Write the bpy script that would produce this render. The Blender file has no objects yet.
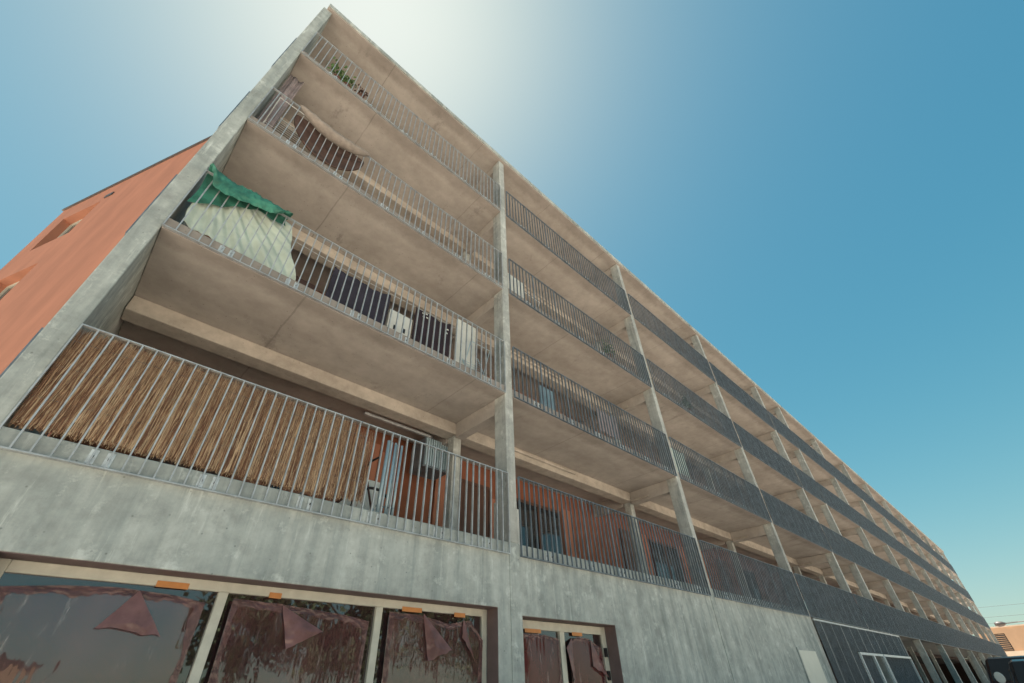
import bpy, bmesh, math, random
from mathutils import Vector, Matrix, noise as mnoise
random.seed(7)
S = bpy.context.scene
COL = S.collection
# ---------------------------------------------------------------- camera
F_PX = 431.7
RX = (0.72201082, -0.69112419, -0.03236863)      # image right in world (u, into, up)
DN = (0.42138484, 0.47635896, -0.77169745)       # image down
FW = (0.54875786, 0.54353427, 0.63516558)        # view direction
cam = bpy.data.cameras.new('Camera'); cam.sensor_width = 36; cam.lens = F_PX / 1024 * 36
cam.clip_end = 5000; cam.clip_start = 0.05
co = bpy.data.objects.new('Camera', cam); COL.objects.link(co)
m = Matrix.Identity(4)
for i in range(3):
    m[i][0] = RX[i]; m[i][1] = -DN[i]; m[i][2] = -FW[i]
m.translation = (0, -5, 1.6); co.matrix_world = m
S.camera = co
# ---------------------------------------------------------------- sky, sun, exposure
SUN_EL, SUN_AZ = 73.0, -3.0       # azimuth from +Y towards +X
W = bpy.data.worlds.new('World'); S.world = W; W.use_nodes = True
wt = W.node_tree; wt.nodes.clear()
sky = wt.nodes.new('ShaderNodeTexSky'); sky.sky_type = 'NISHITA'; sky.sun_disc = False
sky.sun_elevation = math.radians(SUN_EL); sky.sun_rotation = math.radians(SUN_AZ)
sky.air_density = 1.0; sky.dust_density = 1.0; sky.ozone_density = 3.0
tint = wt.nodes.new('ShaderNodeMix'); tint.data_type = 'RGBA'; tint.blend_type = 'MULTIPLY'; tint.inputs[0].default_value = 1
tint.inputs[7].default_value = (0.83, 1.12, 0.81, 1)
bg = wt.nodes.new('ShaderNodeBackground'); bg.inputs[1].default_value = 0.055
wo = wt.nodes.new('ShaderNodeOutputWorld')
hs_ = wt.nodes.new('ShaderNodeHueSaturation'); hs_.inputs['Saturation'].default_value = 1.34
wt.links.new(sky.outputs[0], hs_.inputs['Color']); wt.links.new(hs_.outputs[0], tint.inputs[6]); # soft shoulder on the sky's brightness: c * g / (1 + a c), as the camera's highlight roll-off
def vm(op, x, y):
    n_ = wt.nodes.new('ShaderNodeVectorMath'); n_.operation = op
    for k_, q_ in enumerate((x, y)):
        if isinstance(q_, tuple): n_.inputs[k_].default_value = q_
        else: wt.links.new(q_, n_.inputs[k_])
    return n_.outputs[0]
SKY_A, SKY_G = 0.235, 1.62
den = vm('ADD', vm('MULTIPLY', tint.outputs[2], (SKY_A,) * 3), (1, 1, 1))
wt.links.new(vm('DIVIDE', vm('MULTIPLY', tint.outputs[2], (SKY_G,) * 3), den), bg.inputs[0]); wt.links.new(bg.outputs[0], wo.inputs[0])
sl = bpy.data.lights.new('Sun', 'SUN'); sl.energy = 5.0; sl.angle = math.radians(0.5); sl.color = (1, 0.94, 0.85)
so = bpy.data.objects.new('Sun', sl); COL.objects.link(so)
el, az = math.radians(SUN_EL), math.radians(SUN_AZ)
sd = Vector((math.sin(az) * math.cos(el), math.cos(az) * math.cos(el), math.sin(el)))
so.rotation_euler = sd.to_track_quat('Z', 'Y').to_euler(); so.location = sd * 60
S.view_settings.view_transform = 'Standard'; S.view_settings.look = 'None'
S.view_settings.exposure = 1.7; S.view_settings.gamma = 1.0; S.view_settings.use_curve_mapping = False
S.cycles.max_bounces = 8; S.cycles.diffuse_bounces = 5; S.cycles.transparent_max_bounces = 12

# ---------------------------------------------------------------- materials
def new_mat(name):
    mt = bpy.data.materials.new(name); mt.use_nodes = True
    nt = mt.node_tree; return mt, nt, nt.nodes['Principled BSDF']
def nd(nt, t, **kw):
    n = nt.nodes.new(t)
    for k, v in kw.items(): setattr(n, k, v)
    return n
def noise(nt, scale, detail=4, rough=0.6, mapscale=None, coord=None):
    n = nd(nt, 'ShaderNodeTexNoise'); n.inputs['Scale'].default_value = scale
    n.inputs['Detail'].default_value = detail; n.inputs['Roughness'].default_value = rough
    if coord is None:
        coord = nd(nt, 'ShaderNodeTexCoord').outputs['Object']
    if mapscale:
        mp = nd(nt, 'ShaderNodeMapping'); mp.inputs['Scale'].default_value = mapscale
        nt.links.new(coord, mp.inputs[0]); coord = mp.outputs[0]
    nt.links.new(coord, n.inputs['Vector']); return n.outputs['Fac']
def ramp(nt, src, a, b, lo=0.35, hi=0.65):
    r = nd(nt, 'ShaderNodeValToRGB'); e = r.color_ramp.elements
    e[0].position = lo; e[1].position = hi
    e[0].color = (*a, 1) if len(a) == 3 else a; e[1].color = (*b, 1) if len(b) == 3 else b
    nt.links.new(src, r.inputs[0]); return r.outputs[0]
def mix(nt, fac, a, b, mode='MIX'):
    x = nd(nt, 'ShaderNodeMix', data_type='RGBA', blend_type=mode)
    for v, s in ((fac, x.inputs[0]), (a, x.inputs[6]), (b, x.inputs[7])):
        if isinstance(v, (int, float)): s.default_value = v
        elif isinstance(v, tuple): s.default_value = (*v, 1)
        else: nt.links.new(v, s)
    return x.outputs[2]
def bump(nt, bs, src, strength=0.3, dist=0.01):
    b = nd(nt, 'ShaderNodeBump'); b.inputs['Strength'].default_value = strength; b.inputs['Distance'].default_value = dist
    nt.links.new(src, b.inputs['Height']); nt.links.new(b.outputs[0], bs.inputs['Normal'])
def plain(name, c, rough=0.6, metal=0.0, var=0.25, scale=6, bmp=0.1, mapscale=None, spec=None):
    mt, nt, bs = new_mat(name)
    d = tuple(x * (1 - var) for x in c); l = tuple(min(1, x * (1 + var * 0.6)) for x in c)
    f = noise(nt, scale, mapscale=mapscale)
    nt.links.new(ramp(nt, f, d, l), bs.inputs['Base Color'])
    bs.inputs['Roughness'].default_value = rough; bs.inputs['Metallic'].default_value = metal
    if spec is not None: bs.inputs['Specular IOR Level'].default_value = spec
    if bmp: bump(nt, bs, noise(nt, scale * 6), bmp)
    return mt
def concrete(name, dark, light, streak, joints=None, stain=0.5, pits=True):
    """cast concrete: big mottling, runs of water down the face, air holes, board joints"""
    mt, nt, bs = new_mat(name)
    f1 = noise(nt, 0.9, 6, 0.62); f2 = noise(nt, 4.5, 8, 0.7)
    c = ramp(nt, f1, dark, light, 0.33, 0.68)
    c = mix(nt, 0.30 if joints else 0.55, c, ramp(nt, f2, (0.55, 0.55, 0.55), (1.25, 1.25, 1.25), 0.3, 0.72), 'MULTIPLY')
    if streak:
        f3 = noise(nt, 1.0, 5, 0.6, (5, 5, 0.28))
        c = mix(nt, stain, c, ramp(nt, f3, streak, (1.12, 1.12, 1.10), 0.36, 0.6), 'MULTIPLY')
        f4 = noise(nt, 1.0, 6, 0.7, (9, 9, 1.1))
        c = mix(nt, ramp(nt, f4, (0, 0, 0), (0.55, 0.55, 0.55), 0.58, 0.7), c, tuple(min(1, x * 1.5) for x in light))
    else:
        f3 = noise(nt, 1.0, 5, 0.6, (0.5, 1.6, 1))
        c = mix(nt, stain * .6, c, ramp(nt, f3, (0.70, 0.67, 0.64), (1.08, 1.08, 1.08), 0.36, 0.56), 'MULTIPLY')
    if pits:
        v = nd(nt, 'ShaderNodeTexVoronoi'); v.inputs['Scale'].default_value = 9; v.inputs['Randomness'].default_value = 1
        nt.links.new(nd(nt, 'ShaderNodeTexCoord').outputs['Object'], v.inputs['Vector'])
        c = mix(nt, 0.7, c, ramp(nt, v.outputs['Distance'], (0.35, 0.35, 0.36), (1, 1, 1), 0.03, 0.10), 'MULTIPLY')
    if streak and pits:
        sz = nd(nt, 'ShaderNodeSeparateXYZ'); nt.links.new(nd(nt, 'ShaderNodeTexCoord').outputs['Object'], sz.inputs[0])
        f5 = noise(nt, 1.0, 6, 0.7, (4.5, 4.5, 0.35)); f6 = noise(nt, 2.2, 7, 0.75)
        c = mix(nt, 0.75, c, ramp(nt, f5, (0.62, 0.66, 0.67), (1, 1, 1), 0.30, 0.46), 'MULTIPLY')
        c = mix(nt, ramp(nt, f6, (0, 0, 0), (0.5, 0.5, 0.5), 0.53, 0.64), c, tuple(x * 0.5 for x in light))
        f7 = noise(nt, 3.4, 7, 0.72)
        c = mix(nt, ramp(nt, f7, (0, 0, 0), (0.45, 0.45, 0.45), 0.56, 0.66), c, tuple(min(.8, x * 1.45) for x in light))
    if joints:
        sp = nd(nt, 'ShaderNodeSeparateXYZ'); nt.links.new(nd(nt, 'ShaderNodeTexCoord').outputs['Object'], sp.inputs[0])
        wob = noise(nt, 3, 4)
        def mth(op, a, b=None, c2=None):
            q = nd(nt, 'ShaderNodeMath', operation=op)
            for k, v2 in enumerate((a, b, c2)):
                if v2 is None: continue
                if isinstance(v2, (int, float)): q.inputs[k].default_value = v2
                else: nt.links.new(v2, q.inputs[k])
            return q.outputs[0]
        x = mth('MULTIPLY_ADD', wob, 0.05, sp.outputs[0])
        fr = mth('FRACT', mth('DIVIDE', mth('ADD', x, joints[1] + 100 * joints[0]), joints[0]))
        line = mth('LESS_THAN', mth('ABSOLUTE', mth('SUBTRACT', fr, 0.5)), joints[2] / joints[0])
        fac = mth('MULTIPLY', line, mth('MULTIPLY', noise(nt, 1.3, 4), 0.7))
        c = mix(nt, fac, c, tuple(x * 0.42 for x in dark))
    if joints:      # rain-blackened strip with a ragged inner edge along the drip line, and the odd seep mark
        yy = mth('ADD', sp.outputs[1], mth('MULTIPLY', noise(nt, 3, 6, 0.75, (1, .7, 1)), -0.34))
        c = mix(nt, 0.6, c, ramp(nt, yy, (0.6, 0.58, 0.57), (1, 1, 1), 0.0, 0.16), 'MULTIPLY')
        c = mix(nt, ramp(nt, noise(nt, 1.7, 6, 0.75, (1, 0.6, 1)), (0, 0, 0), (0.55, 0.55, 0.55), 0.60, 0.70), c, tuple(x * 0.52 for x in dark))
    nt.links.new(c, bs.inputs['Base Color'])
    bs.inputs['Roughness'].default_value = 0.85; bs.inputs['Specular IOR Level'].default_value = 0.25
    bump(nt, bs, mix(nt, 0.4, noise(nt, 22, 8, 0.75), f2), 0.35, 0.012)
    return mt
M = {}
M['wall'] = concrete('cast_concrete', (0.305, 0.34, 0.33), (0.475, 0.515, 0.495), (0.56, 0.61, 0.62))
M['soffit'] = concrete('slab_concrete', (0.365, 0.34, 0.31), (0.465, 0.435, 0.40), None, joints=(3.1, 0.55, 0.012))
M['beam'] = concrete('beam_concrete', (0.39, 0.355, 0.31), (0.52, 0.48, 0.42), None)
M['column'] = concrete('column_concrete', (0.345, 0.365, 0.35), (0.505, 0.525, 0.495), (0.7, 0.7, 0.7))
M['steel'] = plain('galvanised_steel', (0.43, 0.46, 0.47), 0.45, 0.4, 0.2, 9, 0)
M['darksteel'] = plain('dark_and_shaded_steel', (0.165, 0.20, 0.23), 0.45, 0.3, 0.25, 5, 0)  # also the farther railings, whose shaded bar sides are put into the colour
M['plate'] = plain('bolt_plate_zinc', (0.62, 0.67, 0.68), 0.5, 0.3, 0.2, 20, 0)
M['black'] = plain('black_rubber', (0.015, 0.014, 0.016), 0.5, 0, 0.2)
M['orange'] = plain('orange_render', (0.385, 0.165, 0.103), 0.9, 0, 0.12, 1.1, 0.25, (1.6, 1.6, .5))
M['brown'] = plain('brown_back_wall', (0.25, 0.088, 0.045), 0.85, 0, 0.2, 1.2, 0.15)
M['darkbrown'] = plain('dark_timber_door', (0.10, 0.045, 0.028), 0.6, 0, 0.3, 3, 0.1, (8, 8, 0.6))
M['cream'] = plain('cream_window_frame', (0.50, 0.50, 0.43), 0.45, 0, 0.1, 8, 0.03)
M['coping'] = plain('dark_zinc_coping', (0.10, 0.085, 0.08), 0.5, 0.4, 0.2)
M['ground'] = concrete('pale_gravel_ground', (0.46, 0.385, 0.32), (0.60, 0.52, 0.44), None, pits=False)
M['paving'] = concrete('pavement_concrete', (0.33, 0.31, 0.28), (0.43, 0.41, 0.37), None)
M['glassdark'] = plain('dark_window_glass', (0.03, 0.032, 0.036), 0.04, 0, 0.1, 2, 0, spec=0.9)
M['lining'] = plain('dark_brown_reveal', (0.15, 0.105, 0.10), 0.7, 0, 0.15, 4, 0.05)
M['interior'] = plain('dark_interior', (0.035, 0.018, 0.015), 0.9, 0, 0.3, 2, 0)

# ---------------------------------------------------------------- mesh builder
def crumple(x, y, z, sc):      # ridged noise: sharp creases between flat facets
    p_ = Vector((x, y, z)) * sc
    return (1 - 2 * abs(mnoise.noise(p_))) * .65 + (1 - 2 * abs(mnoise.noise(p_ * 2.3 + Vector((7, 3, 1))))) * .35
class MB:
    def __init__(self): self.v = []; self.f = []; self.sm = False
    def box(self, x0, x1, y0, y1, z0, z1):
        n = len(self.v)
        self.v += [(x, y, z) for z in (z0, z1) for y in (y0, y1) for x in (x0, x1)]
        for q in ((0, 2, 3, 1), (4, 5, 7, 6), (0, 1, 5, 4), (2, 6, 7, 3), (0, 4, 6, 2), (1, 3, 7, 5)):
            self.f.append(tuple(n + i for i in q))
        return self
    def prism(self, poly, z0, z1):
        n = len(self.v); k = len(poly)
        self.v += [(x, y, z0) for x, y in poly] + [(x, y, z1) for x, y in poly]
        self.f.append(tuple(n + i for i in range(k))[::-1]); self.f.append(tuple(n + k + i for i in range(k)))
        for i in range(k): self.f.append((n + i, n + (i + 1) % k, n + k + (i + 1) % k, n + k + i))
        return self
    def tube(self, pts, r, seg=8, closed=False):
        pts = [Vector(p) for p in pts]; n0 = len(self.v); N = len(pts)
        rr = r if isinstance(r, (list, tuple)) else [r] * N
        for i, p in enumerate(pts):
            if closed: t = pts[(i + 1) % N] - pts[i - 1]
            else: t = pts[min(i + 1, N - 1)] - pts[max(i - 1, 0)]
            t.normalize(); a = t.cross(Vector((0, 0, 1)))
            if a.length < 0.05: a = t.cross(Vector((1, 0, 0)))
            a.normalize(); b = t.cross(a)
            for k in range(seg):
                th = 2 * math.pi * k / seg
                self.v.append(tuple(p + (a * math.cos(th) + b * math.sin(th)) * rr[i]))
        for i in range(N if closed else N - 1):
            j = (i + 1) % N
            for k in range(seg):
                l = (k + 1) % seg
                self.f.append((n0 + i * seg + k, n0 + i * seg + l, n0 + j * seg + l, n0 + j * seg + k))
        if not closed:
            self.f.append(tuple(n0 + k for k in range(seg))[::-1]); self.f.append(tuple(n0 + (N - 1) * seg + k for k in range(seg)))
        return self
    def grid(self, nu, nv, fn, flip=False):
        n = len(self.v)
        for j in range(nv + 1):
            for i in range(nu + 1): self.v.append(tuple(fn(i / nu, j / nv)))
        for j in range(nv):
            for i in range(nu):
                a = n + j * (nu + 1) + i; q = (a, a + 1, a + nu + 2, a + nu + 1)
                self.f.append(q[::-1] if flip else q)
        return self
    def ring(self, pts_list):     # loft of closed rings with caps
        n = len(self.v); k = len(pts_list[0])
        for r in pts_list: self.v += [tuple(p) for p in r]
        for i in range(len(pts_list) - 1):
            for j in range(k):
                l = (j + 1) % k
                self.f.append((n + i * k + j, n + i * k + l, n + (i + 1) * k + l, n + (i + 1) * k + j))
        self.f.append(tuple(n + j for j in range(k))[::-1]); e = n + (len(pts_list) - 1) * k
        self.f.append(tuple(e + j for j in range(k)))
        return self
    def build(self, name, mat, parent=None, smooth=False, bevel=0, solid=0, subsurf=0, origin=None):
        me = bpy.data.meshes.new(name); me.from_pydata(self.v, [], self.f); me.update()
        bm = bmesh.new(); bm.from_mesh(me)
        if solid == 0: bmesh.ops.recalc_face_normals(bm, faces=bm.faces)
        bm.to_mesh(me); bm.free()
        if smooth:
            for p in me.polygons: p.use_smooth = True
        o = bpy.data.objects.new(name, me); COL.objects.link(o)
        if mat: me.materials.append(M[mat] if isinstance(mat, str) else mat)
        if solid:
            md = o.modifiers.new('t', 'SOLIDIFY'); md.thickness = solid; md.offset = 0
        if subsurf:
            md = o.modifiers.new('s', 'SUBSURF'); md.levels = subsurf; md.render_levels = subsurf
        if bevel:
            md = o.modifiers.new('b', 'BEVEL'); md.width = bevel; md.segments = 2; md.limit_method = 'ANGLE'
        if parent: o.parent = parent
        return o
def tag(o, label=None, cat=None, group=None, kind=None):
    for k, v in (('label', label), ('category', cat), ('group', group), ('kind', kind)):
        if v: o[k] = v
    return o
def empty(name, loc=(0, 0, 0), rz=0):
    o = bpy.data.objects.new(name, None); COL.objects.link(o); o.location = loc; o.rotation_euler = (0, 0, rz); return o
def holed_wall(mb, org, d, L, z0, z1, th, holes):
    """upright wall from org along unit d, thickness th to the left of d; holes (s0, s1, h0, h1) with reveals"""
    nx, ny = -d[1], d[0]
    ss = sorted({0, L, *[h[0] for h in holes], *[h[1] for h in holes]}); zs = sorted({z0, z1, *[max(z0, h[2]) for h in holes], *[min(z1, h[3]) for h in holes]})
    def solid(i, j):
        if i < 0 or j < 0 or i >= len(ss) - 1 or j >= len(zs) - 1: return False
        cs, cz = (ss[i] + ss[i + 1]) / 2, (zs[j] + zs[j + 1]) / 2
        return not any(h[0] < cs < h[1] and h[2] < cz < h[3] for h in holes)
    idx = {}
    def V(i, j, k):
        if (i, j, k) not in idx:
            idx[i, j, k] = len(mb.v); s = ss[i]
            mb.v.append((org[0] + d[0] * s + nx * th * k, org[1] + d[1] * s + ny * th * k, zs[j]))
        return idx[i, j, k]
    for i in range(len(ss) - 1):
        for j in range(len(zs) - 1):
            if not solid(i, j): continue
            mb.f.append((V(i, j, 0), V(i + 1, j, 0), V(i + 1, j + 1, 0), V(i, j + 1, 0)))
            mb.f.append((V(i, j, 1), V(i, j + 1, 1), V(i + 1, j + 1, 1), V(i + 1, j, 1)))
            if not solid(i - 1, j): mb.f.append((V(i, j, 0), V(i, j + 1, 0), V(i, j + 1, 1), V(i, j, 1)))
            if not solid(i + 1, j): mb.f.append((V(i + 1, j, 0), V(i + 1, j, 1), V(i + 1, j + 1, 1), V(i + 1, j + 1, 0)))
            if not solid(i, j - 1): mb.f.append((V(i, j, 0), V(i, j, 1), V(i + 1, j, 1), V(i + 1, j, 0)))
            if not solid(i, j + 1): mb.f.append((V(i, j + 1, 0), V(i + 1, j + 1, 0), V(i + 1, j + 1, 1), V(i, j + 1, 1)))
    return mb

# ================================================================ setting
g = MB().grid(2, 2, lambda u, v: (-700 + 1700 * u, -700 + 1400 * v, 0)).build('ground', 'ground'); tag(g, kind='structure')
p = MB().box(-6, 90, -1.6, -0.02, -0.1, 0.12).build('pavement', 'paving'); tag(p, kind='structure')

# ================================================================ the apartment building
LEV = [3.22, 6.03, 8.87, 11.95]; RB = 14.75; ST = 0.19
XE = 86.0; BACK = 2.85
COLX = [4.8, 11.1, 17.6, 24.4, 27.9, 34.4, 41.0, 47.4, 54.0, 60.5, 67.0, 73.5, 80.0, 85.7]
B = empty('apartment_building', (0, 0, 0))
tag(B, 'long grey concrete apartment block with stacked railed balconies and an orange rendered end wall', 'building')
OP1 = (-0.33, 4.57, 0.0, 2.54); OP2 = (5.03, 7.22, 0.0, 2.47)
x0 = -0.97
gw = MB()
holed_wall(gw, (x0, 0), (1, 0), 17.62 - x0, 0.0, 3.40, 0.35, [(OP1[0] - x0, OP1[1] - x0, -1, OP1[3]), (OP2[0] - x0, OP2[1] - x0, -1, OP2[3])])
gw.build('ground_wall', 'wall', B, bevel=0.008)
# vertical casting pilasters proud of the ground wall under the first columns
for x in COLX[:2]:
    MB().box(x - 0.0, x + 0.2, -0.012, 0.0, 0, 3.40).build('pilaster', 'wall', B)
for k, z in enumerate(LEV):
    MB().box(-0.765 if k else 17.63, XE, 0.0 if k else 0.0, BACK, z, z + ST).build('floor_slab', 'soffit', B, bevel=0.008)
MB().box(-0.765, 17.62, 0.352, BACK, LEV[0], LEV[0] + ST - 0.003).build('floor_slab', 'soffit', B)
MB().box(-0.9, XE + 0.1, -0.06, BACK + 0.4, RB, RB + 0.2).build('roof_slab', 'soffit', B, bevel=0.01)
MB().box(-0.9, XE + 0.12, -0.085, -0.062, RB + 0.06, RB + 0.215).build('roof_edge_strip', 'wall', B)
# fin at the near end
fin = MB().box(-0.97, -0.77, 0.0, BACK, 3.404, RB - 0.003).build('end_fin', 'wall', B, bevel=0.012)
for (z0, z1) in ((2.95, 4.33), (5.74, 6.98), (8.35, 9.65), (10.85, 12.44)):
    MB().box(-0.985, -0.972, 0.02, 0.4, z0, z1).build('end_plate', 'darksteel', B)
for i, x in enumerate(COLX):
    z0 = 3.404 if x < 17 else 0
    MB().box(x, x + 0.2, -0.004, 0.30, z0, RB - 0.003).build('column', 'column', B, bevel=0.012)
    if x < 75:
        MB().box(x + 0.02, x + 0.21, 1.56, 1.76, z0, RB - 0.003).build('inner_column', 'column', B, bevel=0.01)
for z in LEV[1:] + [RB]:
    MB().box(-0.76, 76, 1.5, 1.80, z - 0.25, z - 0.002).build('long_beam', 'beam', B, bevel=0.012)
    for x in COLX:  # darker slab concrete on cross beams: their shade is put into the colour
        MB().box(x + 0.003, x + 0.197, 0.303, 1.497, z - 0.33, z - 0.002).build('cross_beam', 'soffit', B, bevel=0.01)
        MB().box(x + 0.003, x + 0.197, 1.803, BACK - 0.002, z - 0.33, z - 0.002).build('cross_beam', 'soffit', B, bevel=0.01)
# body behind the galleries, oblique end wall with windows
DX, DY = -0.42714793, 0.90418175
END_L = 9.62
sw = MB()
hol = [(7.0, 8.76, z, z + 1.62) for z in (12.4, 9.45, 6.55, 3.65)]
holed_wall(sw, (-0.75, BACK), (DX, DY), END_L, 0, RB + 0.22, -0.5, hol)
sw.build('end_wall', 'orange', B)
cp = MB()
a = (-0.75 - DY * 0.06, BACK - -DX * 0.06 * -1)
nx, ny = DY, -DX      # to the right of d is inside; outside is (-DY*?, ...)
def ew(s, out, z): return (-0.75 + DX * s - DY * out, BACK + DY * s + DX * out, z)
def ewbox(mb, s0, s1, o0, o1, z0, z1):
    n = len(mb.v)
    mb.v += [ew(s, o, z) for z in (z0, z1) for o in (o0, o1) for s in (s0, s1)]
    for q in ((0, 2, 3, 1), (4, 5, 7, 6), (0, 1, 5, 4), (2, 6, 7, 3), (0, 4, 6, 2), (1, 3, 7, 5)): mb.f.append(tuple(n + i for i in q))
    return mb
ewbox(MB(), 0.2, END_L + 0.05, -0.5, 0.05, RB + 0.222, RB + 0.30).build('end_wall_coping', 'coping', B)
for h in hol:
    wf = MB()
    ewbox(wf, h[0], h[0] + 0.07, -0.30, -0.22, h[2], h[3]); ewbox(wf, h[1] - 0.07, h[1], -0.30, -0.22, h[2], h[3])
    ewbox(wf, h[0] + 0.07, h[1] - 0.07, -0.30, -0.22, h[2], h[2] + 0.07); ewbox(wf, h[0] + 0.07, h[1] - 0.07, -0.30, -0.22, h[3] - 0.07, h[3])
    ewbox(wf, (h[0] + h[1]) / 2 - 0.04, (h[0] + h[1]) / 2 + 0.04, -0.30, -0.22, h[2] + 0.07, h[3] - 0.07)
    wo_ = wf.build('end_window', 'cream', B)
    ewbox(MB(), h[0] + 0.01, h[1] - 0.01, -0.28, -0.26, h[2] + 0.01, h[3] - 0.01).build('pane', 'glassdark', wo_)
ewbox(MB(), 6.55, 6.9, -0.01, 0.03, 14.1, 14.25).build('wall_vent', 'coping', B)
ex, ey = ew(END_L, 0, 0)[:2]
ix, iy = ew(0.0, -0.5, 0)[:2]; jx, jy = ew(END_L, -0.5, 0)[:2]
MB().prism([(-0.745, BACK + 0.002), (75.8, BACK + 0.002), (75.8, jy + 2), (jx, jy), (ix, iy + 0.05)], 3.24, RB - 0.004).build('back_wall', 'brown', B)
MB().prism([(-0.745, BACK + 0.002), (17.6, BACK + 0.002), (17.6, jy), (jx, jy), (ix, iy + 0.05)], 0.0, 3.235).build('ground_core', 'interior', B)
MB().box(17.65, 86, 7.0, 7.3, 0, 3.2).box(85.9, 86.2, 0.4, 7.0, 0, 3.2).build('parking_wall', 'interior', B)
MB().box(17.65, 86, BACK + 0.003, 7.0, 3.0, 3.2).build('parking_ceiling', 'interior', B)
# orange render leaf on the back wall and openings in it
def back_opening(x0, x1, z0, z1, frame, fill, nmull=1):
    f = MB(); y1 = BACK - 0.004; y0 = y1 - 0.05; t = 0.07
    f.box(x0, x0 + t, y0, y1, z0, z1).box(x1 - t, x1, y0, y1, z0, z1).box(x0 + t, x1 - t, y0, y1, z1 - t, z1).box(x0 + t, x1 - t, y0, y1, z0, z0 + t)
    for k in range(nmull):
        xm = x0 + (x1 - x0) * (k + 1) / (nmull + 1); f.box(xm - t / 2, xm + t / 2, y0, y1, z0 + t, z1 - t)
    o = f.build('gallery_door', frame, B)
    MB().box(x0 + 0.01, x1 - 0.01, y0 + 0.02, y1 - 0.003, z0 + 0.01, z1 - 0.01).build('door_leaf', fill, o)
for k, z in enumerate(LEV):
    zf = z + ST
    xs = [-0.6] + [c + 0.3 for c in COLX[:7]]
    for i, xb in enumerate(xs):
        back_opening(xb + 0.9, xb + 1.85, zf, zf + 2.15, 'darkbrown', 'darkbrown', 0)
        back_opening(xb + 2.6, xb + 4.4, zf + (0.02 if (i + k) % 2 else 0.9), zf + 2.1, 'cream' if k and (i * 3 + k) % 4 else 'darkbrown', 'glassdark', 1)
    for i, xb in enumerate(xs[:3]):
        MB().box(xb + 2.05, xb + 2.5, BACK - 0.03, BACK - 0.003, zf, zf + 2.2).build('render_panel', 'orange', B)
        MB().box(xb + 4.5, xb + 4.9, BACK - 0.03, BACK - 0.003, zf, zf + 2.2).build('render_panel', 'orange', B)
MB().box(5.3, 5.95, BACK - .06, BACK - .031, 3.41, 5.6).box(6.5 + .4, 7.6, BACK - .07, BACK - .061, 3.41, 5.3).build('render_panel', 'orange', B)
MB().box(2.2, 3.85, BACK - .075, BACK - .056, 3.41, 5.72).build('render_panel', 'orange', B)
# ceiling lamps and pipes in the galleries
M['lamp'] = plain('frosted_lamp', (0.6, 0.6, 0.56), 0.4, 0, 0.1)
MB().box(3.0, 4.5, 1.9, 1.97, 5.76, 5.81).build('strip_lamp', 'steel', B, bevel=0.01)
for z in LEV[1:]:
    MB().tube([(6.2, 1.46, z - 0.10), (8.6, 1.46, z - 0.10)], 0.035).build('conduit', 'beam', B)
    for x in COLX[1:6]:
        MB().tube([(x - 0.04, 0.9, z - 0.26), (x - 0.04, 1.45, z - 0.26)], 0.025).build('conduit', 'beam', B)
for x in (34.9, 41.5, 48):
    MB().box(x, x + 1.2, 2.2, 2.45, 3.1, 3.19).build('strip_lamp', 'lamp', B)

# ---------------------------------------------------------------- railings
def railing(x0, x1, z, bay):
    mat = 'steel' if bay == 0 else 'darksteel'  # same railing past the first bay, shade between bars painted in as darker steel
    zb, zt = z, z + 1.24
    y0, y1 = -0.052, -0.014
    fr = MB()
    fr.box(x0, x1, y0, y1, zt - 0.012, zt); fr.box(x0, x1, y0, y1, zb, zb + 0.012)
    fr.box(x0 - 0.012, x0, y0, y1, zb, zt); fr.box(x1, x1 + 0.012, y0, y1, zb, zt)
    n = max(2, round((x1 - x0) / 0.119)); st = (x1 - x0) / n
    bs = MB()
    for i in range(1, n):
        x = x0 + i * st + random.uniform(-.004, .004); w = 0.0065 if bay == 0 else 0.005
        if bay > 0 and i % 7 == 0: w = 0.012
        bs.box(x - w, x + w, y0 + 0.003, y1 - 0.004, zb + 0.012, zt - 0.012)
    fo = fr.build('balcony_railing', mat, B)
    bs.build('bars', mat, fo)
    nb = 6 if bay == 0 else max(2, round((x1 - x0) / 0.95))
    for i in range(nb):
        c = x0 + (x1 - x0) * (i + 0.62) / (nb + 0.1)
        c = x0 + (round((c - x0) / st) + 0.5) * st
        if c > x1 - 0.05: continue
        if bay < 3:
            b = MB(); bo = MB()
            for s in (-0.058, 0.058):
                b.box(c + s - 0.028, c + s + 0.028, -0.012, -0.001, z + 0.03, z + 0.155)
                bo.box(c + s - 0.009, c + s + 0.009, -0.024, -0.0121, z + 0.085, z + 0.103)
            br = b.build('bracket', 'plate', fo); b2_ = bo.build('bracket_bolts', 'black', fo)
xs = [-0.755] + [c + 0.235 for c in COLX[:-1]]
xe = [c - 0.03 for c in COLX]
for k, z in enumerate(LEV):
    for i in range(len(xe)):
        railing(xs[i], xe[i], z, i)
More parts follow.
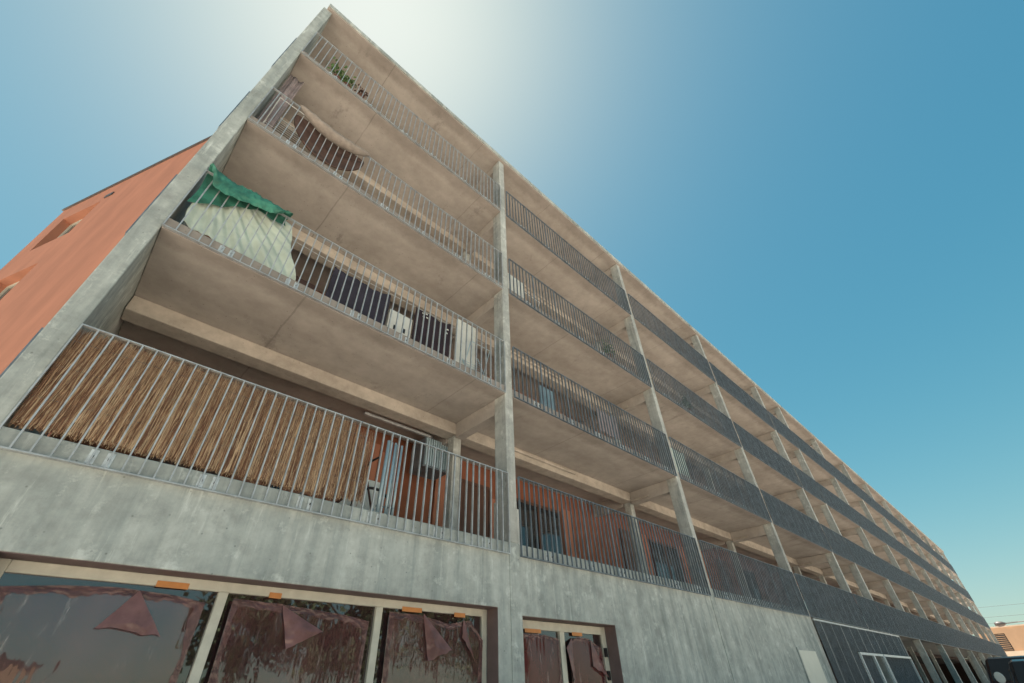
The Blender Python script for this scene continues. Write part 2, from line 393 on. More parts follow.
# dark bar screen closing the ground floor, with gates
def screen(x0, x1, z0, z1, name, parent, mat='darksteel'):
    b = MB(); n = int((x1 - x0) / 0.119)
    for i in range(n + 1):
        x = x0 + (x1 - x0) * i / n; b.box(x - 0.006, x + 0.006, -0.045, -0.02, z0, z1)
    return b.build(name, mat, parent)
sc = MB().box(17.85, 29.4, -0.056, -0.006, 3.14, 3.19).box(17.85, 29.4, -0.056, -0.006, 0.05, 0.09).box(29.40, 29.45, -0.06, 0.0, 0, 3.19).build('ground_screen', 'steel', B)
for k in range(11): MB().box(18.4 + k * 1.05, 18.415 + k * 1.05, -.058, -.046, 2.45 if k > 2 else .09, 3.139).build('post', 'steel', sc)
screen(17.9, 21.2, 0.09, 3.14, 'bars', sc); screen(21.25, 29.35, 2.42, 3.14, 'bars', sc)
def gate(x0, x1, slats):
    f = MB(); t = 0.07
    f.box(x0, x0 + t, -0.12, -0.055, 0.1, 2.4).box(x1 - t, x1, -0.12, -0.055, 0.1, 2.4).box(x0 + t, x1 - t, -0.12, -0.055, 2.33, 2.4).box(x0 + t, x1 - t, -0.12, -0.055, 0.1, 0.17)
    o = f.build('ground_gate', 'plate', B)
    MB().box(x1 - .16, x1 - .12, -.17, -.121, 1.0, 1.2).build('handle', 'black', o)
    if slats: screen(x0 + 0.15, x1 - 0.1, 0.17, 2.33, 'bars', o)
gate(21.25, 23.0, True); gate(23.0, 24.4, False); gate(24.5, 29.3, True)
# pale service door in the plain wall
M['paledoor'] = plain('pale_painted_steel', (0.58, 0.60, 0.54), 0.45, 0, 0.06, 3, 0.03)
d_ = MB().box(15.55, 16.9, -0.03, -0.002, 0.13, 2.33).build('service_door', 'paledoor', B, bevel=0.006)
MB().box(15.68, 15.72, -0.08, -0.031, 1.0, 1.2).build('handle', 'darksteel', d_)
MB().box(15.49, 15.547, -0.02, -0.001, 0.13, 2.39).box(16.903, 16.96, -0.02, -0.001, 0.13, 2.39).box(15.547, 16.903, -0.02, -0.001, 2.333, 2.39).build('door_frame', 'wall', d_)

# ---------------------------------------------------------------- ground floor glazing
M['pane'] = plain('tinted_glass', (0.03, 0.017, 0.018), 0.02, 0, 0.2, 1.5, 0, spec=1.0)
M['pane'].node_tree.nodes['Principled BSDF'].inputs['IOR'].default_value = 1.7
def glazing(name, x0, x1, mulls, z0, z1, y, t):
    f = MB()
    f.box(x0, x0 + t, y, y + 0.08, z0, z1).box(x1 - t, x1, y, y + 0.08, z0, z1).box(x0 + t, x1 - t, y, y + 0.08, z1 - t, z1).box(x0 + t, x1 - t, y, y + 0.08, z0, z0 + t)
    for mx in mulls: f.box(mx - t * .5, mx + t * .5, y - 0.012, y + 0.075, z0 + t, z1 - t)
    o = f.build(name, 'cream', B, bevel=0.006)
    e = [x0 + t * .5] + mulls + [x1 - t * .5]
    for a_, b_ in zip(e[:-1], e[1:]):
        MB().box(a_ + t * .4, b_ - t * .4, y + 0.03, y + 0.045, z0 + t * .9, z1 - t * .9).build('pane', 'pane', o)
    return o
glazing('shop_window', -0.33, 4.56, [1.27, 2.92], 0.15, 2.535, 0.22, 0.085)
gd = glazing('double_door', 5.04, 7.21, [6.08], 0.12, 2.46, 0.22, 0.11)
for z in (1.75, 2.05): MB().box(7.10, 7.16, 0.19, 0.219, z, z + 0.12).build('hinge', 'black', gd)
for (a_, b_, _, t_) in (OP1, OP2):
    MB().box(a_ + .004, b_ - .004, .006, .218, t_ - .006, t_ - .0015).box(a_ + .001, a_ + .005, .006, .218, .15, t_ - .0065).box(b_ - .005, b_ - .001, .006, .218, .15, t_ - .0065).build('reveal_lining', 'lining', B)
# plastic film taped over the panes
def film_mat(name='maroon_plastic_film', c0=(0.060, 0.025, 0.028), c1=(0.14, 0.062, 0.062), ior=1.8, alpha=0.74):
    mt, nt, bs = new_mat(name)
    f = noise(nt, 1.3, 4, 0.55, (1.2, 1, 0.8)); f2 = noise(nt, 6, 6, 0.75, (2.6, 1, 0.3)); f3 = noise(nt, 1.7, 2, 0.4, (1.4, 1, 0.5))
    scr = ramp(nt, f2, (0, 0, 0), (0.8, 0.8, 0.8), 0.585, 0.68)          # milky scuffs running down the film
    c = ramp(nt, f, c0, c1, 0.35, 0.7)
    nt.links.new(mix(nt, scr, c, (0.30, 0.25, 0.24)), bs.inputs['Base Color'])
    nt.links.new(ramp(nt, f2, (0.02, 0.02, 0.02), (0.10, 0.10, 0.10), 0.5, 0.75), bs.inputs['Roughness'])
    bs.inputs['Specular IOR Level'].default_value = 1.0; bs.inputs['IOR'].default_value = ior
    bs.inputs['Alpha'].default_value = alpha
    cr = noise(nt, 2.6, 3, 0.6, (1.5, 1, 0.6))      # sharp crinkles where the noise crosses its middle
    ab = nd(nt, 'ShaderNodeMath', operation='SUBTRACT'); nt.links.new(cr, ab.inputs[0]); ab.inputs[1].default_value = 0.5
    a2 = nd(nt, 'ShaderNodeMath', operation='ABSOLUTE'); nt.links.new(ab.outputs[0], a2.inputs[0])
    bump(nt, bs, ramp(nt, a2.outputs[0], (1, 1, 1), (0, 0, 0), 0.0, 0.22), 0.10, 0.006); return mt
M['film'] = film_mat()
M['filmred'] = film_mat('dark_red_plastic_film', (0.075, 0.018, 0.02), (0.13, 0.035, 0.036), 1.4, 0.92)
M['filmflap'] = plain('doubled_plastic_film', (0.20, 0.10, 0.095), 0.16, 0, 0.3, 5, 0.2)
M['filmband'] = plain('crinkled_plastic_film', (0.135, 0.066, 0.064), 0.1, 0, 0.35, 7, 0.25)
_b = M['filmband'].node_tree.nodes['Principled BSDF']; _b.inputs['Alpha'].default_value = 0.7
_b = M['filmflap'].node_tree.nodes['Principled BSDF']; _b.inputs['Alpha'].default_value = 0.86
M['tape'] = plain('orange_tape', (0.50, 0.21, 0.06), 0.5, 0, 0.12, 10, 0.05)
def film(label, x0, x1, z1, top, flaps, tapes, edge=0.0, mt='film'):
    """sheet with a slumped wavy top edge hung 1.5 cm in front of the glass"""
    ph = random.uniform(0, 6); Y = 0.205
    def top_at(u):
        for (a_, za), (b_, zb) in zip(top[:-1], top[1:]):
            if a_ <= u <= b_: return za + (zb - za) * (u - a_) / (b_ - a_)
        return top[-1][1]
    def fn(u, v):
        z = 0.35 + (z1 - top_at(u) - 0.35) * v
        x = x0 + (x1 - x0) * u + edge * (1 - v) * (0.5 - u)
        w = 0.006 * math.sin(4 * u + 2 * v + ph) + 0.0012 * math.sin(13 * u + ph * 2 - 2 * v) + 0.0025 * math.exp(-(1 - v) * 14) * math.sin(31 * u + 5 * math.sin(9 * u + ph))
        return (x, Y - 0.012 + w, z)
    o = MB().grid(70, 40, fn).build('plastic_sheet', mt, smooth=True, solid=0.001)
    tag(o, label, 'plastic sheet', 'plastic sheets taped over the ground floor glass')
    # doubled, crinkled band along the upper edge and down the two sides
    def band(name, p0, inward, wid, seed):
        def bf(u, v):
            q = Vector(fn(*p0(u))); k_ = wid * (.5 + .9 * abs(mnoise.noise(Vector((u * 5, seed, 0)))) + .5 * abs(mnoise.noise(Vector((u * 17, seed, 3)))))
            return q + inward * (k_ * v) + Vector((0, -.004 - .006 * crumple(q.x, v * .12, q.z, 13), 0))
        MB().grid(120, 8, bf).build(name, 'filmband', o, smooth=True)
    band('bunched_hem', lambda u: (u, 1), Vector((0, 0, -1)), .075, ph)
    band('bunched_edge', lambda u: (0.0, 1 - u), Vector((1, 0, 0)), .07, ph + 1)
    band('bunched_edge', lambda u: (1.0, 1 - u), Vector((-1, 0, 0)), .07, ph + 2)
    for tri in flaps:
        A, Bp, Cp = [Vector((q[0], 0, q[1])) for q in tri]
        def ff(u, v):
            q = A.lerp(Bp.lerp(Cp, u), max(v, 0.02))
            y = Y - 0.030 - 0.022 * v * math.sin(2.4 * u + .5) - 0.010 * v * crumple(q.x, 0, q.z, 6)
            return (q.x + .012 * v * mnoise.noise(Vector((u * 4, v * 3, q.x))), y, q.z + .018 * v * mnoise.noise(Vector((u * 5, q.x, 2))))
        MB().grid(30, 30, ff).build('loose_flap', 'filmflap', o, smooth=True)
    for (ta, tb, tz) in tapes:
        MB().box(ta, tb, 0.2155, 0.2175, tz - 0.012, tz + 0.036).build('tape', 'tape', o)
film('brownish plastic sheet over the leftmost wide pane, one big triangular flap hanging from its top', -0.22, 1.14, 2.45,
     [(0, .10), (.25, .06), (.5, .04), (.8, .06), (1, .10)], [[(0.62, 2.40), (0.44, 2.13), (0.90, 2.08)]], [(0.72, 0.97, 2.455)])
film('brownish plastic sheet over the middle wide pane, a torn pointed flap hanging near its centre', 1.36, 2.80, 2.44,
     [(0, .04), (.3, .05), (.8, .10), (1, .14)], [[(1.82, 2.38), (1.95, 2.02), (2.28, 2.18)]], [(1.68, 1.80, 2.45)], 0.1)
film('maroon plastic sheet over the right pane of the window, two flaps and orange tape', 3.04, 4.46, 2.43,
     [(0, .02), (.3, .03), (.6, .10), (.85, .04), (1, .25)], [[(3.5, 2.42), (3.6, 1.95), (3.95, 2.06)], [(4.12, 2.42), (4.1, 2.2), (4.32, 1.95)]], [(3.22, 3.5, 2.44), (4.0, 4.18, 2.43)], 0.1)
film('dark red plastic sheet covering the left leaf of the double door', 5.16, 5.98, 2.31, [(0, .02), (.6, .02), (1, .06)], [], [(5.28, 5.62, 2.32)], 0.0, 'filmred')
film('crumpled dark red plastic sheet on the right leaf of the double door, corner flap loose', 6.2, 7.02, 2.31,
     [(0, .10), (.25, .02), (.6, .03), (1, .16)], [[(6.72, 2.28), (6.7, 1.92), (7.08, 1.78)], [(6.27, 2.28), (6.10, 2.14), (6.24, 1.6)]], [(6.33, 6.58, 2.32)], 0.0, 'filmred')

# ================================================================ things on the balconies
# reed screen, level 1
M['reed'] = plain('dry_reed', (0.50, 0.325, 0.195), 0.8, 0, 0.4, 9, 0.1, (30, 30, 0.8))
M['reedd'] = plain('old_reed', (0.24, 0.125, 0.075), 0.8, 0, 0.5, 9, 0.1, (30, 30, 0.8))
M['reedl'] = plain('pale_reed', (0.66, 0.50, 0.33), 0.8, 0, 0.4, 9, 0.1, (30, 30, 0.8))
rs = empty('reed_screen', (-0.75, 0.05, 3.42)); tag(rs, 'long brown dry reed screen tied behind the lowest railing at the near corner', 'reed screen')
lay = {'reed': MB(), 'reedd': MB(), 'reedl': MB()}
for i in range(8500):
    x = random.uniform(0.0, 3.15); y = random.uniform(0.0, 0.05)
    zt = random.gauss(1.03, 0.03); zb = random.gauss(0.06, 0.02)
    q = random.random()
    if q < .35: zt = random.uniform(0.25, 0.95); zb = max(.05, zt - random.uniform(.2, .7))
    if x > 2.85: zt -= random.uniform(0, .25); zb += random.uniform(0, .1)
    if x > 2.55 and random.random() < (x - 2.55) * 1.2: continue
    sx = random.gauss(0.02, 0.05) * (zt - zb)
    mid = ((x + sx * .5 + random.gauss(0, .008)), y + random.gauss(0, .008), (zt + zb) / 2)
    k = random.random() + .08 * math.sin(x * 3.1) + .12 * math.sin(2.2 * x + 5 * (zt + zb)); low = zb < .12
    key = 'reedd' if (k < .24 or (low and k < .42)) else ('reedl' if k > .68 else 'reed')
    lay[key].tube([(x, y, zb), mid, (x + sx, y, zt)], [random.uniform(0.0016, 0.0034), random.uniform(0.0016, 0.003), 0.001], 4)
for nm, key in (('reed_layer', 'reed'), ('dark_reed_layer', 'reedd'), ('pale_reed_layer', 'reedl')): lay[key].build(nm, key, rs)
wr = MB()
for z in (0.3, 0.62, 0.9): wr.tube([(0, 0.004, z), (1, 0.004, z + .01), (2, 0.004, z - .01), (3.05, 0.004, z)], 0.0018, 5)
wr.build('binding_wire', 'darksteel', rs)
MB().grid(20, 6, lambda u, v: (2.6 * u, 0.06, 0.17 + 0.78 * v)).build('reed_backing', 'reed', rs, solid=0.006)
# bicycle
bk = empty('bicycle', (1.62, 0.95, 3.41)); tag(bk, 'dark bicycle parked at the end of the reed screen', 'bicycle')
for wx in (0.33, 1.36):
    w = MB().tube([(wx + 0.32 * math.cos(t * math.pi / 14), 0, 0.33 + 0.32 * math.sin(t * math.pi / 14)) for t in range(28)], 0.02, 6, True).build('wheel', 'black', bk, smooth=True)
    sp = MB()
    for t in range(14): sp.tube([(wx, 0.02, .33), (wx + .31 * math.cos(t * math.pi / 7), 0, .33 + .31 * math.sin(t * math.pi / 7))], 0.0015, 4)
    sp.tube([(wx, -.05, .33), (wx, .05, .33)], .02); sp.build('spokes', 'steel', w)
MB().tube([(.33, 0, .33), (.62, 0, .80)], .014).tube([(.55, 0, .72), (1.18, 0, .78)], .018).tube([(1.36, 0, .33), (1.16, 0, .88)], .016).tube([(.8, 0, .3), (1.2, 0, .7)], .018).tube([(.8, 0, .3), (.6, 0, .85)], .015).tube([(.33, 0, .33), (.8, 0, .3)], .012).build('frame', 'darkbrown', bk, smooth=True)
MB().ring([[(.45, y, .84), (.45, y, .88)] + [(.72, y * .3, .89), (.72, y * .3, .86)] for y in (-.08, .08)]).build('saddle', 'black', bk)
MB().tube([(1.2, -.28, 1.0), (1.16, -.1, .98), (1.16, 0, .93), (1.16, .1, .98), (1.2, .28, 1.0)], .015).build('handlebar', 'black', bk, smooth=True)
M['white'] = plain('white_board', (0.62, 0.62, 0.56), 0.6, 0, 0.1, 3, 0.05)
tag(MB().box(2.62, 3.3, 1.25, 1.30, 3.42, 4.3).build('white_board', 'white', bevel=.01), 'white board leaning behind the bicycle on the lowest balcony', 'board')
# folded clothes airer, level 1
M['pale_blue'] = plain('pale_blue_tube', (0.42, 0.56, 0.62), 0.35, 0.2, 0.1, 6, 0)
fa = empty('folded_airer', (2.96, 0.5, 3.41)); tag(fa, 'folded pale blue clothes airer standing upright just right of the reeds', 'clothes airer')
for dx, dy, r in ((-.12, 0, .025), (-.06, .03, .028), (.0, .0, .018), (.06, .04, .026), (.12, .02, .018)):
    MB().tube([(dx, dy, .02), (dx + .02, dy + .02, 1.22)], r, 8).build('tube', 'pale_blue', fa, smooth=True)
MB().tube([(-.14, .02, .25), (.14, .02, .27)], .012).build('cross_tube', 'darksteel', fa, smooth=True)
# ventilation box
vb = empty('ventilation_box', (4.40, 1.95, 5.15)); tag(vb, 'ribbed bluish metal ventilation box hanging beside the inner column of the lowest balcony', 'ventilation box')
MB().box(0, .62, 0, .5, 0, .62).build('casing', 'darksteel', vb, bevel=.01)
s_ = MB()
for i in range(11): s_.box(.02 + i * .055, .05 + i * .055, -.03, -.002, .03, .6)
s_.build('louvre', 'pale_blue', vb)
MB().tube([(.3, .25, .62), (.3, .25, .8)], .05).build('pipe', 'steel', vb)
# tarpaulin and sheet, level 2
M['green'] = plain('green_tarpaulin', (0.035, 0.175, 0.125), 0.7, 0, 0.45, 5, 0.2)
M['sheet'] = plain('white_cotton', (0.52, 0.61, 0.54), 0.85, 0, 0.12, 2.5, 0.1)
def lerp(a, b, t): return a + (b - a) * t
def wr_(u, v, k=1):
    return k * (0.020 * math.sin(17 * u + 6 * v + 2 * math.sin(3 * v)) + 0.012 * math.sin(37 * u - 9 * v + 3 * math.sin(5 * u)) + 0.008 * math.sin(23 * v + 29 * u))
def sheet_fn(u, v):      # v 0 bottom .. 1 top; folds fan out from the knotted corner
    xl = lerp(-0.63, -0.70, v) - 0.03 * math.sin(6 * v); xr = lerp(0.80, 0.42, v) + 0.025 * math.sin(9 * v)
    x = lerp(xl, xr, u); zb = 6.20 + 0.12 * (1 - u) ** 2 + 0.012 * math.sin(16 * u); zt = 7.24 - 0.03 * math.sin(5 * u)
    z = lerp(zb, zt, v); th = math.atan2(x + .62, 7.75 - z); rr = math.hypot(x + .62, 7.75 - z)
    f = .016 * math.sin(27 * th + .8 * math.sin(4 * rr)) + .009 * math.sin(61 * th + 2.2 * math.sin(3 * rr) + 1) + .010 * crumple(x, 0, z, 4.5)
    return (x + .25 * f, 0.07 + f * (0.9 + 1.1 * (1 - v)), z)
tag(MB().grid(140, 60, sheet_fn).build('white_sheet', 'sheet', smooth=True, solid=0.003), 'creased white sheet hung inside the railing below the green tarpaulin', 'sheet')
def tarp_fn(u, v):
    x = lerp(-0.73, 0.36, u)
    zin = lerp(6.62, 7.12, min(1, u * 1.6)); zo = 7.24 - (0.30 * math.sin(math.pi * min(1, 0.12 + u * 0.95)) ** 0.8 + 0.05 * math.sin(9 * u)) * (1 if u > .1 else u / .1)
    bul = 0.05 + 0.035 * math.sin(8 * u + 1)
    if v < .45: t = v / .45; y, z = 0.012, lerp(zin, 7.28, t)
    elif v < .6: t = (v - .45) / .15; y, z = lerp(0.012, -0.075, t), 7.28 + 0.02 * math.sin(math.pi * t)
    else: t = (v - .6) / .4; y, z = -0.075 - bul * math.sin(math.pi * t * .85), lerp(7.28, zo, t)
    if v < .45: y += 0.012 * math.sin(25 * u)
    w = .035 * crumple(x, v * .5, 0, 6) + .012 * math.sin(9 * u + 4 * v) if v > .55 else 0
    return (x + 0.02 * math.sin(8 * v + 9 * u), y - .02 * (v > .55) - w, z + 0.02 * mnoise.noise(Vector((u * 5, v * 2, 0))))
tag(MB().grid(120, 110, tarp_fn).build('green_tarpaulin', 'green', smooth=True, solid=0.003), 'crumpled green tarpaulin slung over the railing at the corner above the white sheet', 'tarpaulin')
# hanging dark blankets, level 2
M['navy'] = plain('dark_navy_cloth', (0.035, 0.03, 0.045), 0.9, 0, 0.3, 4, 0.1)
M['maroonc'] = plain('dark_maroon_cloth', (0.03, 0.017, 0.024), 0.9, 0, 0.3, 4, 0.1)
def blanket(x0, x1, zt, zb, y, mat, name, label, skew=0):
    def fn(u, v):
        return (lerp(x0, x1, u) + skew * v, y + .02 * math.sin(11 * u + 2 * v) + .01 * math.sin(31 * u), lerp(zt - .05 * math.sin(math.pi * u), zb, v) + .01 * math.sin(14 * u) * v)
    return tag(MB().grid(30, 16, fn).build(name, mat, smooth=True, solid=.008), label, 'blanket')
blanket(1.36, 2.46, 7.52, 6.72, .62, 'navy', 'hanging_blanket', 'wide dark navy blanket drying on the second balcony, right of the white sheet')
b2 = blanket(3.0, 3.84, 7.55, 6.70, .55, 'maroonc', 'hanging_blanket', 'nearly black blanket with small pale marks hanging between two white boards')
mk = MB()
for (mx, mz) in ((3.12, 7.42), (3.2, 7.44), (3.14, 7.34), (3.22, 7.36), (3.72, 7.34), (3.7, 7.24)): mk.box(mx, mx + .045, .515, .52, mz, mz + .03)
mk.build('pale_marks', 'white', b2)
tag(MB().tube([(-0.75, .6, 7.6), (1.5, .6, 7.53), (3.4, .57, 7.56), (4.78, .6, 7.6)], .006, 5).build('washing_line', 'steel'), 'thin washing line stretched along the second balcony above the dark blankets', 'washing line')
cab = MB().box(2.5, 2.99, .6, .95, 6.23, 7.22).build('white_cabinet', 'white', bevel=.01); tag(cab, 'low white cabinet with two dark marks between the two dark blankets', 'cabinet')
MB().box(2.62, 2.66, .59, .597, 6.78, 6.88).box(2.82, 2.86, .59, .597, 6.80, 6.90).build('handle', 'black', cab)
tag(MB().box(3.99, 4.50, .55, .60, 6.23, 7.85).build('white_board', 'white', bevel=.008), 'tall white board standing near the column on the second balcony', 'board')
tag(MB().box(3.86, 3.97, .7, .74, 6.23, 7.3).build('plank', 'orange', bevel=.005), 'narrow orange plank standing beside the tall white board', 'plank')
tag(MB().box(0.75, 1.25, 1.0, 1.04, 6.23, 7.25).build('brown_board', 'darkbrown', bevel=.005), 'dark brown board standing right of the white sheet', 'board')
def airer(loc, w, h, mat, label, rz=0):
    a_ = empty('clothes_airer', loc, rz); tag(a_, label, 'clothes airer')
    f = MB()
    for y in (0, .38): f.tube([(0, y, 0), (0, .38 - y, h), (w, .38 - y, h), (w, y, 0)], .012, 6)
    f.build('frame', mat, a_, smooth=True)
    r = MB()
    for i in range(9): zz = h * (.2 + .09 * i); r.tube([(0, .38 * zz / h, zz), (w, .38 * zz / h, zz)], .005, 5)
    r.build('rods', mat, a_, smooth=True); return a_
M['whitepaint'] = plain('white_coated_wire', (0.7, 0.72, 0.7), 0.35, 0, 0.05, 5, 0)
airer((4.18, .3, 6.22), .5, .95, 'pale_blue', 'small pale blue clothes airer beside the column on the second balcony')
airer((-.62, .2, 9.07), .62, 1.3, 'whitepaint', 'white wire clothes airer at the corner of the third balcony, left of the round cushion')
# rolled cloth in the corner, level 3
M['lilac'] = plain('lilac_grey_cloth', (0.30, 0.25, 0.25), 0.9, 0, 0.2, 4, 0.2)
cu0 = blanket(-.73, -.47, 11.75, 9.1, .4, 'lilac', 'corner_curtain', 'narrow lilac grey curtain hanging beside the fin on the third balcony'); cu0['category'] = 'curtain'
# round padded seat slung over the railing, level 3
M['pad'] = plain('quilted_beige_pad', (0.25, 0.222, 0.195), 0.85, 0, 0.2, 9, 0.4)
M['padb'] = plain('brown_seat_shell', (0.11, 0.065, 0.05), 0.7, 0, 0.3, 5, 0.2)
cu = empty('round_cushion', (0.42, 0, 9.9)); tag(cu, 'round brown seat with a quilted beige pad hanging over the third balcony railing', 'cushion')
def pad_fn(u, v):     # banana shaped pillow lying over the handrail, thick towards the street
    t = u * 2 - 1; th = v * 2 * math.pi; r = max(0.02, (1 - abs(t) ** 2.6)) ** .6
    q = .5 + .5 * math.sin(38 * u) * math.sin(3 * th)
    return (.70 * t, -.12 + (.11 * r + .010 * q * r) * math.cos(th), -.09 + .22 * t * t + (.085 * r + .010 * q * r) * math.sin(th))
MB().grid(60, 24, pad_fn).build('pad', 'pad', cu, smooth=True)
def shell_fn(u, v):
    a_ = 2 * math.pi * u; r_ = max(v, .01); zz = math.sin(a_)
    return (.68 * math.cos(a_) * r_, .05 + .14 * (1 - r_ * r_), -.06 + (.66 if zz < 0 else .16) * zz * r_ + .10 * (math.cos(a_) * r_) ** 2)
MB().grid(60, 14, shell_fn).build('shell', 'padb', cu, smooth=True, solid=.03)
# planters, level 4
M['leaf'] = plain('plant_leaf', (0.09, 0.17, 0.05), 0.6, 0, 0.4, 8, 0)
M['pot'] = plain('dark_terracotta', (0.16, 0.075, 0.05), 0.8, 0, 0.2)
def pot_plant(x, z, n, spread, h, label, mat='leaf'):
    e = empty('potted_plant', (x, .12, z)); tag(e, label, 'potted plant', 'pots behind the balcony railings')
    MB().ring([[(r * math.cos(t * math.pi / 6), r * math.sin(t * math.pi / 6), q) for t in range(12)] for r, q in ((.06, 0), (.09, .16), (.095, .18))]).build('pot', 'pot', e)
    b = MB()
    for i in range(n):
        c = Vector((random.gauss(0, spread), random.gauss(0, .05), .2 + abs(random.gauss(.22, h)))); d1 = Vector((random.gauss(0, 1), random.gauss(0, 1), random.gauss(0, 1))).normalized() * .045
        d2 = d1.cross(Vector((random.gauss(0, 1), random.gauss(0, 1), .3))).normalized() * .022; k = len(b.v)
        b.v += [tuple(c - d1), tuple(c + d2), tuple(c + d1), tuple(c - d2)]; b.f.append((k, k + 1, k + 2, k + 3))
    b.build('foliage', mat, e)
M['leafr'] = plain('reddish_leaf', (0.10, 0.05, 0.04), 0.6, 0, 0.4, 8, 0)
pot_plant(-.02, 12.145, 170, .12, .16, 'bushy green potted plant behind the top railing, the largest one near the corner')
pot_plant(.22, 12.145, 110, .08, .12, 'small green potted plant just right of the bushy one on the top balcony')
pot_plant(.55, 12.145, 70, .07, .12, 'reddish potted plant behind the top railing, rightmost of the pots', 'leafr')
for (x, z, y) in ((0.55, 12.14, 0), (-.1, 12.14, 0)): pass
# white panel, level 3 second bay
tag(MB().box(5.25, 5.85, .25, .3, 9.07, 10.0).build('white_board', 'white', bevel=.008), 'white board leaning behind the third floor railing, right of the first column', 'board')

airer((5.6, .5, 9.07), 1.1, 1.0, 'whitepaint', 'wide white clothes airer on the third balcony, just right of the first column')
M['bluep'] = plain('faded_blue_board', (0.17, 0.26, 0.31), 0.6, 0, 0.2, 3, 0.05)
tag(MB().box(7.0, 7.5, 1.0, 1.04, 6.23, 7.7).build('blue_board', 'bluep', bevel=.006), 'faded blue board standing on the second balcony in the second bay', 'board')
tag(MB().box(5.35, 6.0, .9, .95, 3.42, 4.35).build('white_board', 'white', bevel=.006), 'white board behind the lowest railing just right of the first column', 'board')
blanket(8.6, 9.5, 7.45, 6.75, .5, 'lilac', 'hanging_blanket', 'lilac grey blanket hanging on the second balcony in the second bay')
blanket(12.4, 13.2, 7.5, 6.6, .5, 'sheet', 'hanging_blanket', 'pale green blanket hanging on the second balcony in the third bay')
pot_plant(9.2, 9.07, 120, .12, .16, 'green potted plant on the third balcony in the second bay')
pot_plant(13.9, 9.07, 140, .14, .2, 'green potted plant on the third balcony in the third bay')
# ================================================================ far end and street
M['tan'] = plain('tan_facade', (0.52, 0.33, 0.21), 0.9, 0, 0.1, .3, 0.1)
M['pale'] = plain('pale_band', (0.66, 0.52, 0.40), 0.9, 0, 0.1, .3, 0.1)
fb = empty('far_building', (130, -5, 0)); tag(fb, 'low tan building with a pale band closing the view beyond the far end', 'building')
MB().box(0, 12, -14, 10, 5.0, 8.5).build('wall', 'tan', fb); MB().box(-.3, 12, -14, 10, 4.2, 4.99).build('band', 'pale', fb)
MB().box(.4, 12, -14, 10, 0, 4.19).build('ground_floor', 'darkbrown', fb); MB().box(-.1, 12.2, -14.1, 10.1, 8.51, 8.7).build('coping', 'pale', fb)
sh = empty('slatted_shutter', (86.3, -.95, 3.9)); tag(sh, 'dark slatted metal screen jutting out towards the street from the far end of the block', 'screen')
MB().box(0, .06, 0, 1.05, 0, .08).box(0, .06, 0, 1.05, 1.62, 1.7).box(0, .06, 0, .07, .08, 1.62).box(0, .06, .98, 1.05, .08, 1.62).build('frame', 'black', sh)
s_ = MB()
for i in range(8): s_.box(.01, .05, .07, .98, .12 + i * .19, .25 + i * .19)
s_.build('slats', 'coping', sh)
lp = empty('street_lamp', (100, -6.3, 0)); tag(lp, 'street lamp with a long arm reaching towards the far end of the block', 'street lamp')
MB().tube([(0, 0, 0), (0, 0, 4), (0, 0, 7.55)], [.11, .09, .06], 10).build('pole', 'steel', lp, smooth=True)
MB().tube([(0, 0, 7.5), (0, 2.5, 7.4), (0, 5.3, 7.3)], .05, 8).build('arm', 'coping', lp, smooth=True)
hd = MB().ring([[(w * math.cos(t * math.pi / 5), y, 7.3 + h_ * math.sin(t * math.pi / 5)) for t in range(10)] for y, w, h_ in ((5.2, .12, .1), (5.5, .3, .28), (6.0, .36, .34), (6.4, .2, .2))]).build('lamp_head', 'coping', lp, smooth=True)
for (z0_, z1_, lab) in ((9.9, 9.6, 'topmost of three thin overhead wires at the far end'), (8.6, 8.4, 'middle of three thin overhead wires at the far end'), (7.85, 7.6, 'lowest of three thin overhead wires at the far end')):
    tag(MB().tube([(104, 8 - i * 4, z0_ + (z1_ - z0_) * i / 12 - .25 * math.sin(math.pi * i / 12)) for i in range(13)], .016, 5).build('overhead_wire', 'black'), lab, 'wire', 'overhead wires')
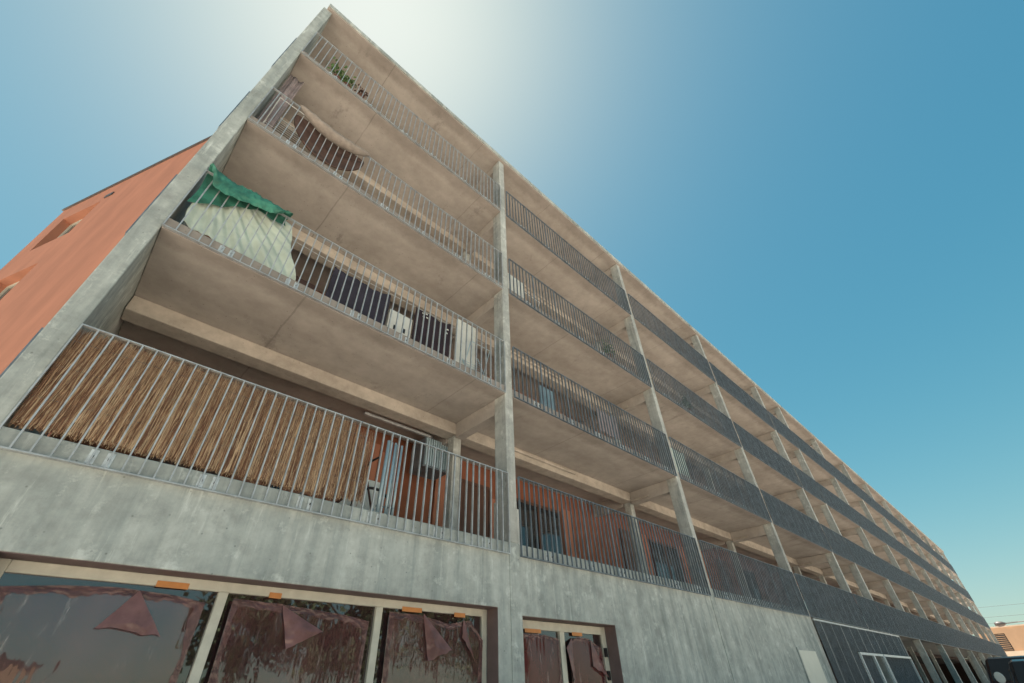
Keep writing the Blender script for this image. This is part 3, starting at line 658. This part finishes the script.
# vans
M['vanpaint'] = plain('dark_car_paint', (0.015, 0.016, 0.02), 0.25, 0, 0.15, 2, 0, spec=.35)
M['vanpaint2'] = plain('dark_red_car_paint', (0.035, 0.012, 0.012), 0.3, 0, 0.15, 2, 0, spec=.3)
M['carglass'] = plain('car_glass', (0.008, 0.014, 0.02), 0.1, 0, 0.1, 2, 0, spec=.15)
M['chalk'] = plain('white_plastic', (0.65, 0.70, 0.68), 0.4, 0, 0.05)
def van(loc, sc_, paint, label, mirror):
    v_ = empty('parked_van', loc); v_.scale = (sc_, sc_, sc_); tag(v_, label, 'van', 'vans parked along the block')
    def ring(x, w, zb, zt, wt):   # rounded section
        return [(x, -w, zb), (x, -w * 1.02, (zb + zt) * .5), (x, -wt, zt - .06), (x, -wt + .1, zt), (x, wt - .1, zt), (x, wt, zt - .06), (x, w * 1.02, (zb + zt) * .5), (x, w, zb)]
    MB().ring([ring(0, .82, .35, .72, .76), ring(.12, .92, .28, .98, .86), ring(.9, .95, .26, 1.16, .9), ring(1.2, .95, .26, 1.22, .92), ring(4.7, .95, .26, 1.22, .92), ring(4.9, .93, .3, 1.2, .9)]).build('body', paint, v_, smooth=False, bevel=.03)
    MB().ring([ring(.95, .90, 1.14, 1.2, .88), ring(1.75, .88, 1.2, 1.93, .76), ring(2.1, .88, 1.2, 1.98, .76), ring(4.5, .88, 1.2, 1.98, .76), ring(4.85, .86, 1.18, 1.85, .74)]).build('cabin', paint, v_, bevel=.02)
    ws = MB().grid(6, 6, lambda u, t: (.98 + .74 * t - .012, (u - .5) * 2 * lerp(.80, .66, t), 1.215 + .68 * t + .01)).build('windscreen', 'carglass', v_, solid=.01)
    for s in (-1, 1):
        MB().box(1.9, 4.4, s * .865 - .004, s * .865 + .004, 1.32, 1.75).build('side_window', 'carglass', v_)
        if mirror: MB().ring([[(1.25 + .05 * math.cos(t), s * (1.10 + .12 * math.cos(t)), 1.57 + .14 * math.sin(t)) for t in [k * math.pi / 6 for k in range(12)]], [(1.40 + .05 * math.cos(t), s * (1.10 + .11 * math.cos(t)), 1.57 + .13 * math.sin(t)) for t in [k * math.pi / 6 for k in range(12)]]]).build('mirror', mirror, v_, bevel=.02)
        MB().box(-.01, .06, s * .55 - .18, s * .55 + .18, .68, .86).build('headlight', 'chalk', v_, bevel=.02)
        for x in (.95, 3.9):
            MB().tube([(x, s * .74, .33), (x, s * .96, .33)], .33, 22).build('wheel', 'black', v_)
van((20, -4.42, 0), 1.0, 'vanpaint', 'dark van with a white wing mirror parked nearest the camera', 'chalk')
van((33, -2.95, 0), 1.18, 'vanpaint2', 'tall dark red van parked behind the dark one, close to the facade', None)
# ---------------------------------------------------------------- across the street: what the shop window reflects
hs = empty('house', (-14, -36, 0)); tag(hs, 'low pale house across the street mirrored in the left pane of the shop window', 'house')
MB().box(0, 16, -9, 0, 0, 4.2).build('wall', 'pale', hs)
MB().box(-.5, 16.5, -9.5, .5, 4.2, 4.5).box(2, 14, -8, -1, 4.5, 6.2).build('roof', 'coping', hs)
for x in (2, 6, 10, 13.4): MB().box(x, x + 1.4, .003, .03, 1.2, 2.8).build('window', 'glassdark', hs)
M['bark'] = plain('bark', (0.09, 0.06, 0.04), 0.9, 0, 0.3, 6, 0.4)
M['crown'] = plain('tree_leaves', (0.055, 0.085, 0.03), 0.7, 0, 0.5, .8, 0)
def tree(x, y, h, r, label):
    t = empty('street_tree', (x, y, 0)); tag(t, label, 'tree', 'trees across the street')
    tk = MB().tube([(0, 0, 0), (.1, 0, h * .3), (0, .1, h * .6), (.1, 0, h * .85)], [.22, .17, .11, .04], 8)
    for i in range(7):
        a_ = i * 2.4; z = h * (.3 + .07 * i); tk.tube([(0, 0, z), (r * .4 * math.cos(a_), r * .4 * math.sin(a_), z + h * .14), (r * .8 * math.cos(a_), r * .8 * math.sin(a_), z + h * .2)], [.08, .05, .015], 6)
    tk.build('trunk', 'bark', t, smooth=True)
    b = MB(); cl = [Vector((random.gauss(0, r * .42), random.gauss(0, r * .42), h * random.uniform(.38, .95))) for _ in range(26)]
    for i in range(2600):
        c = random.choice(cl) + Vector((random.gauss(0, r * .17), random.gauss(0, r * .17), random.gauss(0, r * .15)))
        d1 = Vector((random.gauss(0, 1), random.gauss(0, 1), random.gauss(0, 1))).normalized() * .24; d2 = d1.cross(Vector((random.gauss(0, 1), random.gauss(0, 1), .5))).normalized() * .15
        k = len(b.v); b.v += [tuple(c - d1), tuple(c + d2), tuple(c + d1), tuple(c - d2)]; b.f.append((k, k + 1, k + 2, k + 3))
    b.build('crown', 'crown', t)
for a_ in ((9, -27, 8.5, 3, 'leafy tree across the street mirrored at the left of the middle pane'), (15, -25, 9, 3.2, 'leafy tree across the street mirrored right of the first one'),
           (22, -26, 9.5, 3.4, 'leafy tree across the street mirrored in the right pane'), (30, -27, 9, 3.4, 'leafy tree across the street mirrored in the double door')):
    tree(*a_)
